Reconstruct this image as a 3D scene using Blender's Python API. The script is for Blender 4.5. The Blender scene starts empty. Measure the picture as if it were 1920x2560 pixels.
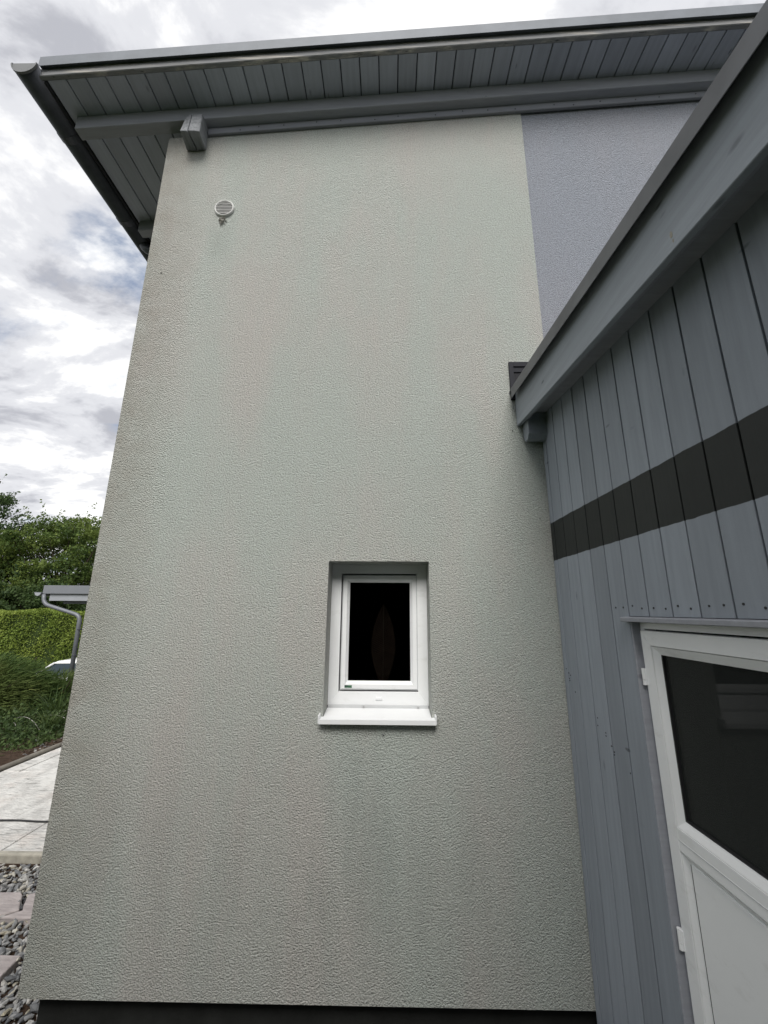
import bpy, bmesh, math, random
import numpy as np
from mathutils import Matrix, Vector

random.seed(7)
rng = np.random.default_rng(7)
S = bpy.context.scene
C = S.collection

# ------------------------------------------------------------------ camera
CAM_P = math.radians(13.7625); CAM_Y = math.radians(-0.8737); CAM_R = math.radians(0.3850)
cd = bpy.data.cameras.new('camera'); cam = bpy.data.objects.new('camera', cd); C.objects.link(cam)
cd.sensor_fit = 'VERTICAL'; cd.sensor_height = 24.0; cd.lens = 24.0 * 1008.74 / 2560.0
cd.clip_start = 0.02; cd.clip_end = 2000
_cy, _sy, _cp, _sp = math.cos(CAM_Y), math.sin(CAM_Y), math.cos(CAM_P), math.sin(CAM_P)
_f = Vector((_sy*_cp, _cy*_cp, _sp)); _r = Vector((_cy, -_sy, 0)); _u = _r.cross(_f)
_r2 = math.cos(CAM_R)*_r + math.sin(CAM_R)*_u; _u2 = -math.sin(CAM_R)*_r + math.cos(CAM_R)*_u
m = Matrix.Identity(4)
for i in range(3):
    m[i][0] = _r2[i]; m[i][1] = _u2[i]; m[i][2] = -_f[i]
m[0][3], m[1][3], m[2][3] = 0.0, -2.2, 1.75
cam.matrix_world = m
S.camera = cam

# ------------------------------------------------------------------ sky, sun, exposure
SUN_EL, SUN_AZ = math.radians(46), math.radians(183)      # azimuth clockwise from +y
sun_dir = Vector((math.sin(SUN_AZ)*math.cos(SUN_EL), math.cos(SUN_AZ)*math.cos(SUN_EL), math.sin(SUN_EL)))
W = bpy.data.worlds.new('World'); S.world = W; W.use_nodes = True
nt = W.node_tree; nt.nodes.clear(); L = nt.links
def wn(t, **k):
    n = nt.nodes.new(t)
    for a, b in k.items(): setattr(n, a, b)
    return n
def wmath(op, a, b=None, c=None):
    n = wn('ShaderNodeMath', operation=op)
    for i, v in enumerate((a, b, c)):
        if v is None: continue
        if isinstance(v, (int, float)): n.inputs[i].default_value = v
        else: L.new(v, n.inputs[i])
    return n.outputs[0]
sky = wn('ShaderNodeTexSky', sky_type='NISHITA'); sky.sun_disc = False
sky.sun_elevation = SUN_EL; sky.sun_rotation = SUN_AZ
tc = wn('ShaderNodeTexCoord'); sep = wn('ShaderNodeSeparateXYZ'); L.new(tc.outputs['Generated'], sep.inputs[0])
zc = wmath('ADD', wmath('MAXIMUM', sep.outputs[2], 0.0), 0.22)
cmb = wn('ShaderNodeCombineXYZ')
L.new(wmath('DIVIDE', sep.outputs[0], zc), cmb.inputs[0]); L.new(wmath('DIVIDE', sep.outputs[1], zc), cmb.inputs[1])
mp = wn('ShaderNodeMapping'); L.new(cmb.outputs[0], mp.inputs[0])
mp.inputs['Location'].default_value = (5.15, 9.1, 0); mp.inputs['Rotation'].default_value = (0, 0, math.radians(-60))
mp.inputs['Scale'].default_value = (1.0, 1.5, 1)
def wnoise(scale, detail, rough, dist=0.0):
    n = wn('ShaderNodeTexNoise'); n.inputs['Scale'].default_value = scale; n.inputs['Detail'].default_value = detail
    n.inputs['Roughness'].default_value = rough; n.inputs['Distortion'].default_value = dist
    L.new(mp.outputs[0], n.inputs['Vector']); return n.outputs['Fac']
def wramp(fac, stops):
    n = wn('ShaderNodeValToRGB'); e = n.color_ramp.elements
    while len(e) < len(stops): e.new(0.5)
    for el, (p, c) in zip(e, stops): el.position = p; el.color = (*c, 1)
    n.color_ramp.interpolation = 'EASE'; L.new(fac, n.inputs[0]); return n.outputs[0]
cover = wramp(wnoise(1.1, 9, 0.58, 0.3), [(0.34, (0, 0, 0)), (0.46, (1, 1, 1))])
shade = wramp(wnoise(2.7, 9, 0.60, 0.25), [(0.36, (0.52, 0.53, 0.58)), (0.49, (0.80, 0.81, 0.85)), (0.59, (1.12, 1.12, 1.12))])
bg1 = wn('ShaderNodeBackground'); L.new(sky.outputs[0], bg1.inputs[0]); bg1.inputs[1].default_value = 0.09
bg2 = wn('ShaderNodeBackground'); L.new(shade, bg2.inputs[0]); bg2.inputs[1].default_value = 0.60
mx = wn('ShaderNodeMixShader'); L.new(cover, mx.inputs[0]); L.new(bg1.outputs[0], mx.inputs[1]); L.new(bg2.outputs[0], mx.inputs[2])
wo = wn('ShaderNodeOutputWorld'); L.new(mx.outputs[0], wo.inputs[0])

sl = bpy.data.lights.new('sun', 'SUN'); sl.energy = 2.0; sl.angle = math.radians(34); sl.color = (1.0, 0.97, 0.92)
so = bpy.data.objects.new('sun', sl); C.objects.link(so); so.rotation_euler = (-sun_dir).to_track_quat('-Z', 'Y').to_euler()
so.location = (0, -6, 12)
S.cycles.max_bounces = 6; S.cycles.diffuse_bounces = 4; S.cycles.glossy_bounces = 3; S.cycles.transparent_max_bounces = 8; S.cycles.caustics_reflective = False; S.cycles.caustics_refractive = False
S.view_settings.view_transform = 'Standard'; S.view_settings.look = 'None'
S.view_settings.exposure = 0.75; S.view_settings.gamma = 1.0; S.view_settings.use_curve_mapping = False

# ------------------------------------------------------------------ material helpers
class M:
    def __init__(s, name):
        s.m = bpy.data.materials.new(name); s.m.use_nodes = True
        s.t = s.m.node_tree; s.n = s.t.nodes; s.l = s.t.links
        s.b = s.n['Principled BSDF']; s.out = s.n['Material Output']
        s.geo = None
    def node(s, t, **k):
        n = s.n.new(t)
        for a, b in k.items(): setattr(n, a, b)
        return n
    def pos(s):
        if not s.geo: s.geo = s.node('ShaderNodeNewGeometry')
        return s.geo.outputs['Position']
    def island(s):
        s.pos(); return s.geo.outputs['Random Per Island']
    def mapped(s, scale=(1, 1, 1), loc=(0, 0, 0), rot=(0, 0, 0), src=None):
        mpn = s.node('ShaderNodeMapping'); s.l.new(src or s.pos(), mpn.inputs[0])
        mpn.inputs['Scale'].default_value = scale; mpn.inputs['Location'].default_value = loc; mpn.inputs['Rotation'].default_value = rot
        return mpn.outputs[0]
    def noise(s, scale=5, detail=4, rough=0.5, vec=None, dist=0.0):
        n = s.node('ShaderNodeTexNoise'); n.inputs['Scale'].default_value = scale; n.inputs['Detail'].default_value = detail
        n.inputs['Roughness'].default_value = rough; n.inputs['Distortion'].default_value = dist
        s.l.new(vec or s.pos(), n.inputs['Vector']); return n.outputs['Fac']
    def voro(s, scale=5, vec=None, feature='F1', out='Distance'):
        n = s.node('ShaderNodeTexVoronoi', feature=feature); n.inputs['Scale'].default_value = scale
        s.l.new(vec or s.pos(), n.inputs['Vector']); return n.outputs[out]
    def ramp(s, fac, stops, ease=False):
        n = s.node('ShaderNodeValToRGB'); e = n.color_ramp.elements
        while len(e) < len(stops): e.new(0.5)
        for el, (p, c) in zip(e, stops):
            el.position = p; el.color = (*(c if isinstance(c, tuple) else (c, c, c)), 1)
        if ease: n.color_ramp.interpolation = 'EASE'
        s.l.new(fac, n.inputs[0]); return n.outputs[0]
    def mix(s, fac, a, b, mode='MIX'):
        n = s.node('ShaderNodeMix', data_type='RGBA', blend_type=mode)
        for i, v in ((0, fac), (6, a), (7, b)):
            if isinstance(v, (int, float)): n.inputs[i].default_value = v
            elif isinstance(v, tuple): n.inputs[i].default_value = (*v, 1)
            else: s.l.new(v, n.inputs[i])
        return n.outputs[2]
    def math(s, op, a, b=None, c=None, clamp=False):
        n = s.node('ShaderNodeMath', operation=op); n.use_clamp = clamp
        for i, v in enumerate((a, b, c)):
            if v is None: continue
            if isinstance(v, (int, float)): n.inputs[i].default_value = v
            else: s.l.new(v, n.inputs[i])
        return n.outputs[0]
    def xyz(s):
        n = s.node('ShaderNodeSeparateXYZ'); s.l.new(s.pos(), n.inputs[0]); return n.outputs
    def band(s, v, lo, hi, soft):          # 1 inside [lo,hi]
        a = s.math('DIVIDE', s.math('SUBTRACT', v, lo), soft, clamp=True)
        b = s.math('DIVIDE', s.math('SUBTRACT', hi, v), soft, clamp=True)
        return s.math('MULTIPLY', a, b)
    def color(s, c):
        if isinstance(c, tuple): s.b.inputs['Base Color'].default_value = (*c, 1)
        else: s.l.new(c, s.b.inputs['Base Color'])
        return s
    def rough(s, r, metal=0.0, spec=None):
        if isinstance(r, (int, float)): s.b.inputs['Roughness'].default_value = r
        else: s.l.new(r, s.b.inputs['Roughness'])
        s.b.inputs['Metallic'].default_value = metal
        if spec is not None: s.b.inputs['Specular IOR Level'].default_value = spec
        return s
    def bump(s, h, strength=0.5, dist=0.01):
        n = s.node('ShaderNodeBump'); n.inputs['Strength'].default_value = strength; n.inputs['Distance'].default_value = dist
        s.l.new(h, n.inputs['Height']); s.l.new(n.outputs[0], s.b.inputs['Normal']); return s

MAT = {}
def plaster(name, base, warm, cool, amt):
    k = M(name)
    patch = k.noise(1.1, 4, 0.55, k.mapped((1.6, 1.0, 0.55), (3, 0, 1)))
    streak = k.noise(3.0, 3, 0.5, k.mapped((2.0, 1.0, 0.16), (0, 0, 4)))
    c = k.mix(k.ramp(patch, [(0.35, 0.0), (0.65, 1.0)], True), warm, cool)
    c = k.mix(amt, base, c)
    c = k.mix(k.ramp(streak, [(0.42, 0.0), (0.62, 0.35)], True), c, cool)
    o = k.xyz()
    # run-off stain below the vent
    st = k.math('MULTIPLY', k.band(o[0], -1.26, -1.06, 0.07), k.band(o[2], 3.95, 4.38, 0.25))
    c = k.mix(k.math('MULTIPLY', st, 0.40), c, (0.42, 0.47, 0.43))
    edge = k.math('MULTIPLY', k.ramp(k.math('ADD', o[0], 1.63), [(0.0, 1.0), (0.42, 0.0)], True), k.ramp(k.noise(7, 5, 0.65), [(0.3, 0.2), (0.65, 0.65)]))
    c = k.mix(edge, c, (0.40, 0.36, 0.31))
    low = k.math('MULTIPLY', k.band(o[2], -0.2, 1.15, 0.6), k.ramp(k.noise(2.4, 5, 0.6, k.mapped((2.2, 1, 0.35), (7, 0, 2))), [(0.42, 0.05), (0.68, 0.36)], True))
    c = k.mix(low, c, (0.40, 0.43, 0.40))
    run = k.math('MULTIPLY', k.math('MULTIPLY', k.band(o[0], -0.36, 0.14, 0.12), k.band(o[2], 0.25, 1.20, 0.45)), k.ramp(k.noise(4, 4, 0.6, k.mapped((2.5, 1, 0.3), (3, 0, 8))), [(0.40, 0.0), (0.62, 0.30)], True))
    c = k.mix(run, c, (0.37, 0.41, 0.385))
    grain = k.noise(105, 3, 0.7)
    c = k.mix(k.ramp(grain, [(0.36, 0.48), (0.54, 0.0)]), c, tuple(v*0.45 for v in base))
    k.color(c).rough(0.95, spec=0.2)
    worm = k.noise(140, 3, 0.7, k.mapped((0.9, 1, 1.05)), 0.1)
    cell = k.voro(155)
    k.bump(k.math('SUBTRACT', worm, k.math('MULTIPLY', cell, 0.45)), 1.0, 0.017)
    MAT[name] = k.m
plaster('plaster_beige', (0.645, 0.65, 0.605), (0.65, 0.625, 0.59), (0.60, 0.65, 0.605), 0.9)
plaster('plaster_lilac', (0.42, 0.44, 0.495), (0.42, 0.43, 0.48), (0.40, 0.43, 0.49), 0.6)

def paint(name, col, axis, stripe=False, rough=0.55, wear=0.5):
    k = M(name)
    sc = [7, 7, 7]; sc[axis] = 0.5
    g = k.noise(6, 4, 0.6, k.mapped(tuple(sc)))
    patch = k.noise(2.2, 4, 0.6)
    c = k.mix(k.ramp(g, [(0.3, 0.0), (0.7, 1.0)]), tuple(v*0.90 for v in col), tuple(min(1, v*1.08) for v in col))
    c = k.mix(k.ramp(patch, [(0.35, 0.0), (0.75, wear*0.5)]), c, (col[0]*1.06, col[1]*1.04, col[2]*1.0))
    knots = k.voro(3.1, k.mapped((2.2, 2.2, 0.9) if axis == 2 else ((0.9, 2.2, 2.2) if axis == 0 else (2.2, 0.9, 2.2))))
    c = k.mix(k.ramp(knots, [(0.035, 0.6), (0.075, 0.0)]), c, tuple(v*0.45 for v in col))
    gv = k.mapped((5.0, 5.0, 14.0) if axis == 2 else (14.0, 5.0, 14.0), (1.3, 2.1, 0.4))
    gouge = k.math('MULTIPLY', k.ramp(k.voro(1.0, gv), [(0.05, 1.0), (0.11, 0.0)]), k.ramp(k.noise(1.7, 2, 0.5, k.mapped(loc=(9, 3, 5))), [(0.5, 0.0), (0.6, 0.8)]))
    c = k.mix(gouge, c, tuple(v*0.3 for v in col))
    if stripe:
        o = k.xyz(); w = k.math('MULTIPLY', k.math('SUBTRACT', k.noise(9, 3, 0.6), 0.5), 0.012)
        c = k.mix(k.band(k.math('ADD', o[2], w), 2.018, 2.225, 0.0015), c, (0.021, 0.024, 0.0235))
    iso = k.math('SUBTRACT', k.island(), 0.5)
    hv = k.node('ShaderNodeHueSaturation'); k.l.new(c, hv.inputs['Color'])
    oi = k.node('ShaderNodeObjectInfo')
    k.l.new(k.math('ADD', k.math('MULTIPLY', oi.outputs['Random'], 0.24), 0.88), hv.inputs['Value'])
    k.color(hv.outputs[0]).rough(k.math('ADD', k.math('MULTIPLY', patch, 0.25), rough - 0.12), spec=0.35)
    k.bump(k.math('ADD', k.math('MULTIPLY', g, 1.0), k.math('MULTIPLY', k.noise(40, 3, 0.6), 0.3)), 0.35, 0.004)
    MAT[name] = k.m
GREY = (0.20, 0.225, 0.255)
paint('paint_plank', (0.28, 0.31, 0.355), 2, True)
paint('paint_soffit', (0.38, 0.405, 0.475), 1)
paint('paint_beam', (0.29, 0.30, 0.335), 0)
paint('paint_fascia', (0.305, 0.335, 0.375), 1, wear=0.2)
k = M('weathered_wood')
g = k.noise(5, 6, 0.65, k.mapped((0.6, 12, 16)))
g2 = k.noise(3, 4, 0.6, k.mapped((0.9, 3, 14), (4, 2, 1)))
c = k.mix(k.ramp(g, [(0.35, 0.0), (0.6, 1.0)]), (0.12, 0.118, 0.115), (0.56, 0.53, 0.48))
c = k.mix(k.ramp(g2, [(0.36, 0.0), (0.50, 0.9)]), c, (0.21, 0.215, 0.225))
c = k.mix(k.ramp(k.noise(4, 5, 0.7, k.mapped((0.5, 14, 30), (1, 5, 0))), [(0.31, 1.0), (0.38, 0.0)]), c, (0.03, 0.03, 0.03))
k.color(c).rough(0.8, spec=0.25).bump(g, 0.6, 0.006); MAT['weathered'] = k.m
k = M('block_wood')
g = k.noise(7, 6, 0.65, k.mapped((5, 1, 5), (2, 1, 0)), 1.0)
k.color(k.mix(k.ramp(g, [(0.35, 0.0), (0.65, 1.0)]), (0.16, 0.17, 0.18), (0.28, 0.29, 0.31))).rough(0.75).bump(g, 0.7, 0.008); MAT['block'] = k.m
def simple(name, col, rough=0.5, metal=0.0, spec=0.5, var=0.12, scale=6, bump=0.0, bscale=80):
    k = M(name)
    n = k.noise(scale, 5, 0.6)
    k.color(k.mix(k.ramp(n, [(0.3, 0.0), (0.7, 1.0)]), tuple(v*(1-var) for v in col), tuple(min(1, v*(1+var)) for v in col)))
    k.rough(rough, metal, spec)
    if bump: k.bump(k.noise(bscale, 3, 0.6), bump, 0.004)
    MAT[name] = k.m
simple('zinc_light', (0.15, 0.165, 0.19), 0.6, 0.1, 0.5, 0.15, 5, 0.15, 30)
simple('zinc_dark', (0.075, 0.08, 0.095), 0.5, 0.25, 0.4, 0.25, 9)
simple('zinc_cap', (0.15, 0.155, 0.16), 0.55, 0.2, 0.4, 0.1)
simple('flashing', (0.15, 0.155, 0.165), 0.5, 0.2, 0.4, 0.22, 4, 0.1, 14)
simple('anthracite', (0.017, 0.018, 0.024), 0.6, 0, 0.2)
simple('deck_dark', (0.02, 0.02, 0.024), 0.9)
simple('vent_white', (0.62, 0.62, 0.60), 0.5, 0, 0.4, 0.1, 20)
simple('pvc_seal', (0.55, 0.56, 0.57), 0.6)
simple('rubber', (0.012, 0.012, 0.014), 0.6)
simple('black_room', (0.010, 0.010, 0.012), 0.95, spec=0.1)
simple('plinth', (0.018, 0.019, 0.018), 0.9, 0, 0.2, 0.3, 8, 0.3, 50)
simple('nail', (0.02, 0.02, 0.022), 0.6)
k = M('pvc')
n = k.noise(3, 4, 0.6); d = k.noise(7, 6, 0.7, k.mapped((1.0, 1.0, 2.6), (2, 4, 1)))
c = k.mix(k.ramp(n, [(0.3, 0.0), (0.7, 1.0)]), (0.83, 0.84, 0.85), (0.87, 0.88, 0.89))
c = k.mix(k.ramp(d, [(0.55, 0.0), (0.80, 0.45)]), c, (0.52, 0.52, 0.49))
k.color(c).rough(k.math('ADD', k.math('MULTIPLY', d, 0.3), 0.18)); MAT['pvc'] = k.m
simple('sill_white', (0.84, 0.85, 0.86), 0.35, 0, 0.5, 0.04, 4)
simple('silver', (0.5, 0.5, 0.5), 0.35, 0.8)
simple('sticker_green', (0.06, 0.16, 0.09), 0.4)
simple('sticker_dark', (0.03, 0.04, 0.05), 0.4)
simple('debris', (0.33, 0.32, 0.29), 0.9, 0, 0.2, 0.5, 60)
simple('carport_grey', (0.19, 0.20, 0.22), 0.5, 0, 0.4, 0.06)
simple('carport_light', (0.32, 0.335, 0.36), 0.5, 0, 0.4, 0.06)
simple('pipe_zinc', (0.17, 0.18, 0.20), 0.5, 0.2, 0.5, 0.12)
simple('car_white', (0.78, 0.78, 0.78), 0.2, 0, 0.5, 0.02)
simple('car_glass', (0.02, 0.035, 0.045), 0.08, 0, 0.6, 0.1)
simple('tyre', (0.02, 0.02, 0.02), 0.8)
simple('rim', (0.4, 0.4, 0.42), 0.3, 0.8)
simple('cable', (0.012, 0.012, 0.013), 0.55)
simple('kerb', (0.36, 0.34, 0.29), 0.9, 0, 0.2, 0.3, 14, 0.5, 90)
simple('edging', (0.20, 0.185, 0.16), 0.8, 0, 0.25, 0.3, 10, 0.3, 60)
simple('hedge_core', (0.03, 0.045, 0.015), 0.95, 0, 0.1, 0.4, 12)
simple('bark', (0.07, 0.055, 0.04), 0.95, 0, 0.2, 0.4, 12, 0.8, 20)
def glass(name, tint, gloss_ior, milk):
    k = M(name)
    tr = k.node('ShaderNodeBsdfTransparent'); tr.inputs[0].default_value = (*tint, 1)
    df = k.node('ShaderNodeBsdfDiffuse'); df.inputs[0].default_value = (*milk, 1)
    gl = k.node('ShaderNodeBsdfGlossy'); gl.inputs['Roughness'].default_value = 0.015
    fr = k.node('ShaderNodeFresnel'); fr.inputs[0].default_value = gloss_ior
    a = k.node('ShaderNodeAddShader'); k.l.new(tr.outputs[0], a.inputs[0]); k.l.new(df.outputs[0], a.inputs[1])
    mxs = k.node('ShaderNodeMixShader'); k.l.new(fr.outputs[0], mxs.inputs[0]); k.l.new(a.outputs[0], mxs.inputs[1]); k.l.new(gl.outputs[0], mxs.inputs[2])
    k.l.new(mxs.outputs[0], k.out.inputs['Surface']); MAT[name] = k.m
glass('pane_clear', (0.42, 0.43, 0.44), 1.13, (0, 0, 0))
glass('pane_grey', (0.22, 0.23, 0.23), 1.16, (0.022, 0.024, 0.023))
k = M('stone_grey')
isl = k.island()
c = k.ramp(isl, [(0.0, (0.09, 0.095, 0.105)), (0.3, (0.20, 0.205, 0.21)), (0.55, (0.34, 0.34, 0.335)), (0.75, (0.48, 0.47, 0.45)), (0.88, (0.42, 0.38, 0.28)), (1.0, (0.66, 0.65, 0.62))])
c = k.mix(k.ramp(k.noise(60, 4, 0.6), [(0.35, 0.4), (0.6, 0.0)]), c, (0.06, 0.06, 0.065))
k.color(c).rough(0.75, spec=0.3).bump(k.noise(120, 3, 0.6), 0.3, 0.003); MAT['stone'] = k.m
k = M('sandstone')
n = k.noise(9, 5, 0.6, k.mapped((0.6, 2.5, 2)))
c = k.mix(k.ramp(n, [(0.3, 0.0), (0.7, 1.0)]), (0.31, 0.275, 0.27), (0.47, 0.425, 0.415))
k.color(c).rough(0.9, spec=0.2).bump(k.noise(26, 5, 0.65, k.mapped((0.7, 2.2, 2))), 0.8, 0.012); MAT['sandstone'] = k.m
k = M('paving')
n = k.noise(5, 6, 0.65, k.mapped((1.6, 0.9, 1), rot=(0, 0, 0.5)))
c = k.mix(k.ramp(n, [(0.32, 0.0), (0.6, 1.0)]), (0.52, 0.51, 0.49), (0.74, 0.73, 0.70))
c = k.mix(k.ramp(k.noise(2.2, 4, 0.6, k.mapped(loc=(5, 1, 0))), [(0.52, 0.0), (0.75, 0.6)]), c, (0.66, 0.57, 0.51))
c = k.mix(k.ramp(k.noise(7, 6, 0.7, k.mapped((0.7, 3.2, 1), rot=(0, 0, -0.6))), [(0.36, 0.75), (0.44, 0.0)]), c, (0.25, 0.245, 0.23))
k.color(c).rough(0.85, spec=0.25).bump(k.noise(14, 6, 0.65, k.mapped((0.8, 2.4, 1), rot=(0, 0, -0.5))), 1.0, 0.03); MAT['paving'] = k.m
k = M('soil')
n = k.noise(14, 6, 0.7)
k.color(k.mix(k.ramp(n, [(0.3, 0.0), (0.7, 1.0)]), (0.028, 0.018, 0.012), (0.11, 0.075, 0.055))).rough(1.0, spec=0.1).bump(k.noise(40, 5, 0.7), 1.0, 0.03); MAT['soil'] = k.m
k = M('lawn')
n = k.noise(3, 6, 0.7)
k.color(k.mix(k.ramp(n, [(0.3, 0.0), (0.7, 1.0)]), (0.035, 0.055, 0.018), (0.075, 0.10, 0.035))).rough(1.0, spec=0.1).bump(k.noise(60, 4, 0.7), 1.0, 0.03); MAT['lawn'] = k.m
def leafmat(name, dark, light, tip, trans=0.35):
    k = M(name); isl = k.island()
    c = k.ramp(isl, [(0.0, dark), (0.55, light), (0.93, light), (1.0, tip)])
    c = k.mix(k.ramp(k.noise(0.9, 3, 0.5), [(0.4, 0.0), (0.7, 0.5)]), c, tip)
    k.color(c).rough(0.6, spec=0.25)
    t = k.node('ShaderNodeBsdfTranslucent'); k.l.new(c, t.inputs[0])
    mxs = k.node('ShaderNodeMixShader'); mxs.inputs[0].default_value = trans
    k.l.new(k.b.outputs[0], mxs.inputs[1]); k.l.new(t.outputs[0], mxs.inputs[2]); k.l.new(mxs.outputs[0], k.out.inputs['Surface'])
    MAT[name] = k.m
leafmat('leaf_tree', (0.035, 0.065, 0.02), (0.10, 0.155, 0.04), (0.24, 0.29, 0.06))
leafmat('leaf_dark', (0.018, 0.038, 0.016), (0.055, 0.095, 0.03), (0.12, 0.17, 0.05))
leafmat('leaf_hedge', (0.11, 0.165, 0.03), (0.23, 0.31, 0.06), (0.36, 0.42, 0.09))
leafmat('leaf_juniper', (0.035, 0.07, 0.02), (0.10, 0.155, 0.045), (0.23, 0.25, 0.08))
leafmat('leaf_grass', (0.025, 0.05, 0.015), (0.07, 0.115, 0.03), (0.16, 0.18, 0.065))
simple('brown_leaf', (0.11, 0.065, 0.04), 0.7, 0, 0.2, 0.4, 30)
simple('brown_vein', (0.26, 0.20, 0.14), 0.7)

# ------------------------------------------------------------------ geometry helpers
def tag(o, label=None, cat=None, group=None, kind=None):
    for a, b in (('label', label), ('category', cat), ('group', group), ('kind', kind)):
        if b: o[a] = b
    return o
def wloc(o):
    v = Vector((0, 0, 0))
    while o is not None: v = v + o.location; o = o.parent
    return v
def empty(name, loc, label, cat, group=None):
    o = bpy.data.objects.new(name, None); C.objects.link(o); o.location = loc; o.empty_display_size = 0.2
    return tag(o, label, cat, group)
def link(name, me, mat, parent=None, loc=None):
    if mat is not None and not me.materials: me.materials.append(MAT[mat] if isinstance(mat, str) else mat)
    o = bpy.data.objects.new(name, me); C.objects.link(o); o.parent = parent
    if loc is not None: o.location = loc
    return o
def build(name, verts, faces, mat, parent=None, smooth=False, bevel=0.0, seg=1, origin=None, kind=None, recalc=True):
    """verts in world coordinates; the object's origin is put at `origin` (default: middle of the base)."""
    v = np.asarray(verts, float)
    if origin is None: origin = ((v[:, 0].min()+v[:, 0].max())/2, (v[:, 1].min()+v[:, 1].max())/2, v[:, 2].min())
    origin = Vector(origin)
    me = bpy.data.meshes.new(name)
    me.from_pydata((v - np.array(origin)).tolist(), [], [list(map(int, f)) for f in faces])
    if bevel or recalc:
        bm = bmesh.new(); bm.from_mesh(me)
        if recalc: bmesh.ops.recalc_face_normals(bm, faces=bm.faces)
        if bevel:
            ed = [e for e in bm.edges if len(e.link_faces) == 2 and e.calc_face_angle(0) > 0.5]
            bmesh.ops.bevel(bm, geom=ed, offset=bevel, segments=seg, affect='EDGES', profile=0.5, clamp_overlap=True)
        bm.to_mesh(me); bm.free()
    if smooth: me.polygons.foreach_set('use_smooth', [True]*len(me.polygons))
    o = link(name, me, mat, parent)
    o.location = origin - (wloc(parent) if parent else Vector((0, 0, 0)))
    if kind: o['kind'] = kind
    return o
HF = [(0, 1, 2, 3), (4, 7, 6, 5), (0, 4, 5, 1), (1, 5, 6, 2), (2, 6, 7, 3), (3, 7, 4, 0)]
def hexv(x0, x1, y0, y1, z0, z1, zf=None):
    v = [(x0, y0, z0), (x1, y0, z0), (x1, y1, z0), (x0, y1, z0), (x0, y0, z1), (x1, y0, z1), (x1, y1, z1), (x0, y1, z1)]
    if zf: v = [(x, y, z + zf(x, y)) for x, y, z in v]
    return v
def box(name, x0, x1, y0, y1, z0, z1, mat, parent=None, zf=None, bevel=0.002, **k):
    return build(name, hexv(x0, x1, y0, y1, z0, z1, zf), HF, mat, parent, bevel=bevel, **k)
class MB:
    def __init__(s): s.v = []; s.f = []
    def add(s, v, f):
        n = len(s.v); s.v += [tuple(p) for p in v]; s.f += [tuple(i+n for i in q) for q in f]; return s
    def box(s, *a, zf=None): return s.add(hexv(*a, zf=zf), HF)
    def tube(s, pts, rad, n=10, cap=True):
        pts = [Vector(p) for p in pts]; R = [float(q) for q in rad] if isinstance(rad, (list, tuple)) else [rad]*len(pts)
        rings = []; up = Vector((0, 0, 1))
        for i, p in enumerate(pts):
            t = (pts[min(i+1, len(pts)-1)] - pts[max(i-1, 0)]).normalized()
            a = t.cross(up if abs(t.z) < 0.95 else Vector((1, 0, 0))).normalized(); b = t.cross(a)
            rings.append([p + R[i]*(math.cos(q)*a + math.sin(q)*b) for q in (2*math.pi*j/n for j in range(n))])
        base = len(s.v)
        for r_ in rings: s.v += [tuple(q) for q in r_]
        for i in range(len(rings)-1):
            for j in range(n):
                k2 = (j+1) % n; s.f.append((base+i*n+j, base+i*n+k2, base+(i+1)*n+k2, base+(i+1)*n+j))
        if cap: s.f.append(tuple(base+j for j in range(n))); s.f.append(tuple(base+(len(rings)-1)*n+j for j in reversed(range(n))))
        return s
    def build(s, name, mat, parent=None, **k): return build(name, s.v, s.f, mat, parent, **k)
def bend(pts, r=0.08, n=5):
    """polyline with rounded corners"""
    P = [Vector(p) for p in pts]; out = [P[0]]
    for i in range(1, len(P)-1):
        a = (P[i-1]-P[i]).normalized(); b = (P[i+1]-P[i]).normalized()
        p0, p2 = P[i]+a*r, P[i]+b*r
        for j in range(n+1):
            t = j/n; out.append((1-t)**2*p0 + 2*t*(1-t)*P[i] + t*t*p2)
    out.append(P[-1]); return out

# ------------------------------------------------------------------ ground
def gz(x, y):
    t = min(1, max(0, (y-7.6)/2.6)); t = t*t*(3-2*t)
    return -0.13 - 1.2*t
xs = sorted(set([-300, -150, -80, -50, -35] + [round(-28+1.0*i, 2) for i in range(40)] + [20, 40, 80, 150, 300]))
ys = sorted(set([-300, -150, -80, -40, -20, -12] + [round(-8+0.8*i, 2) for i in range(42)] + [32, 45, 70, 120, 300]))
gv = [(x, y, gz(x, y)) for y in ys for x in xs]; nx = len(xs)
gf = [(j*nx+i, j*nx+i+1, (j+1)*nx+i+1, (j+1)*nx+i) for j in range(len(ys)-1) for i in range(nx-1)]
ground = build('ground', gv, gf, 'lawn', smooth=True, origin=(0, 0, 0)); ground['kind'] = 'structure'
bed = None
bx = np.linspace(-11, -4.53, 40); by = np.linspace(1.0, 7.4, 44)
bv = [(x, y, -0.10 + 0.035*math.sin(3.1*x+1.3*y)*math.sin(2.3*y) + 0.02*random.random() - (0.06 if (y > 7.3 or x < -10.9) else 0)) for y in by for x in bx]
bf = [(j*40+i, j*40+i+1, (j+1)*40+i+1, (j+1)*40+i) for j in range(43) for i in range(39)]
bed = build('garden_bed', bv, bf, 'soil', smooth=True); bed['kind'] = 'structure'
gb = build('gravel_bed', hexv(-4.4, -1.5, -0.6, 1.345, -0.16, -0.118), HF, 'soil'); gb['kind'] = 'structure'
gb2 = build('gravel_bed', hexv(-1.5, 0.86, -0.6, 0.3, -0.16, -0.118), HF, 'soil'); gb2['kind'] = 'structure'

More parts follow.
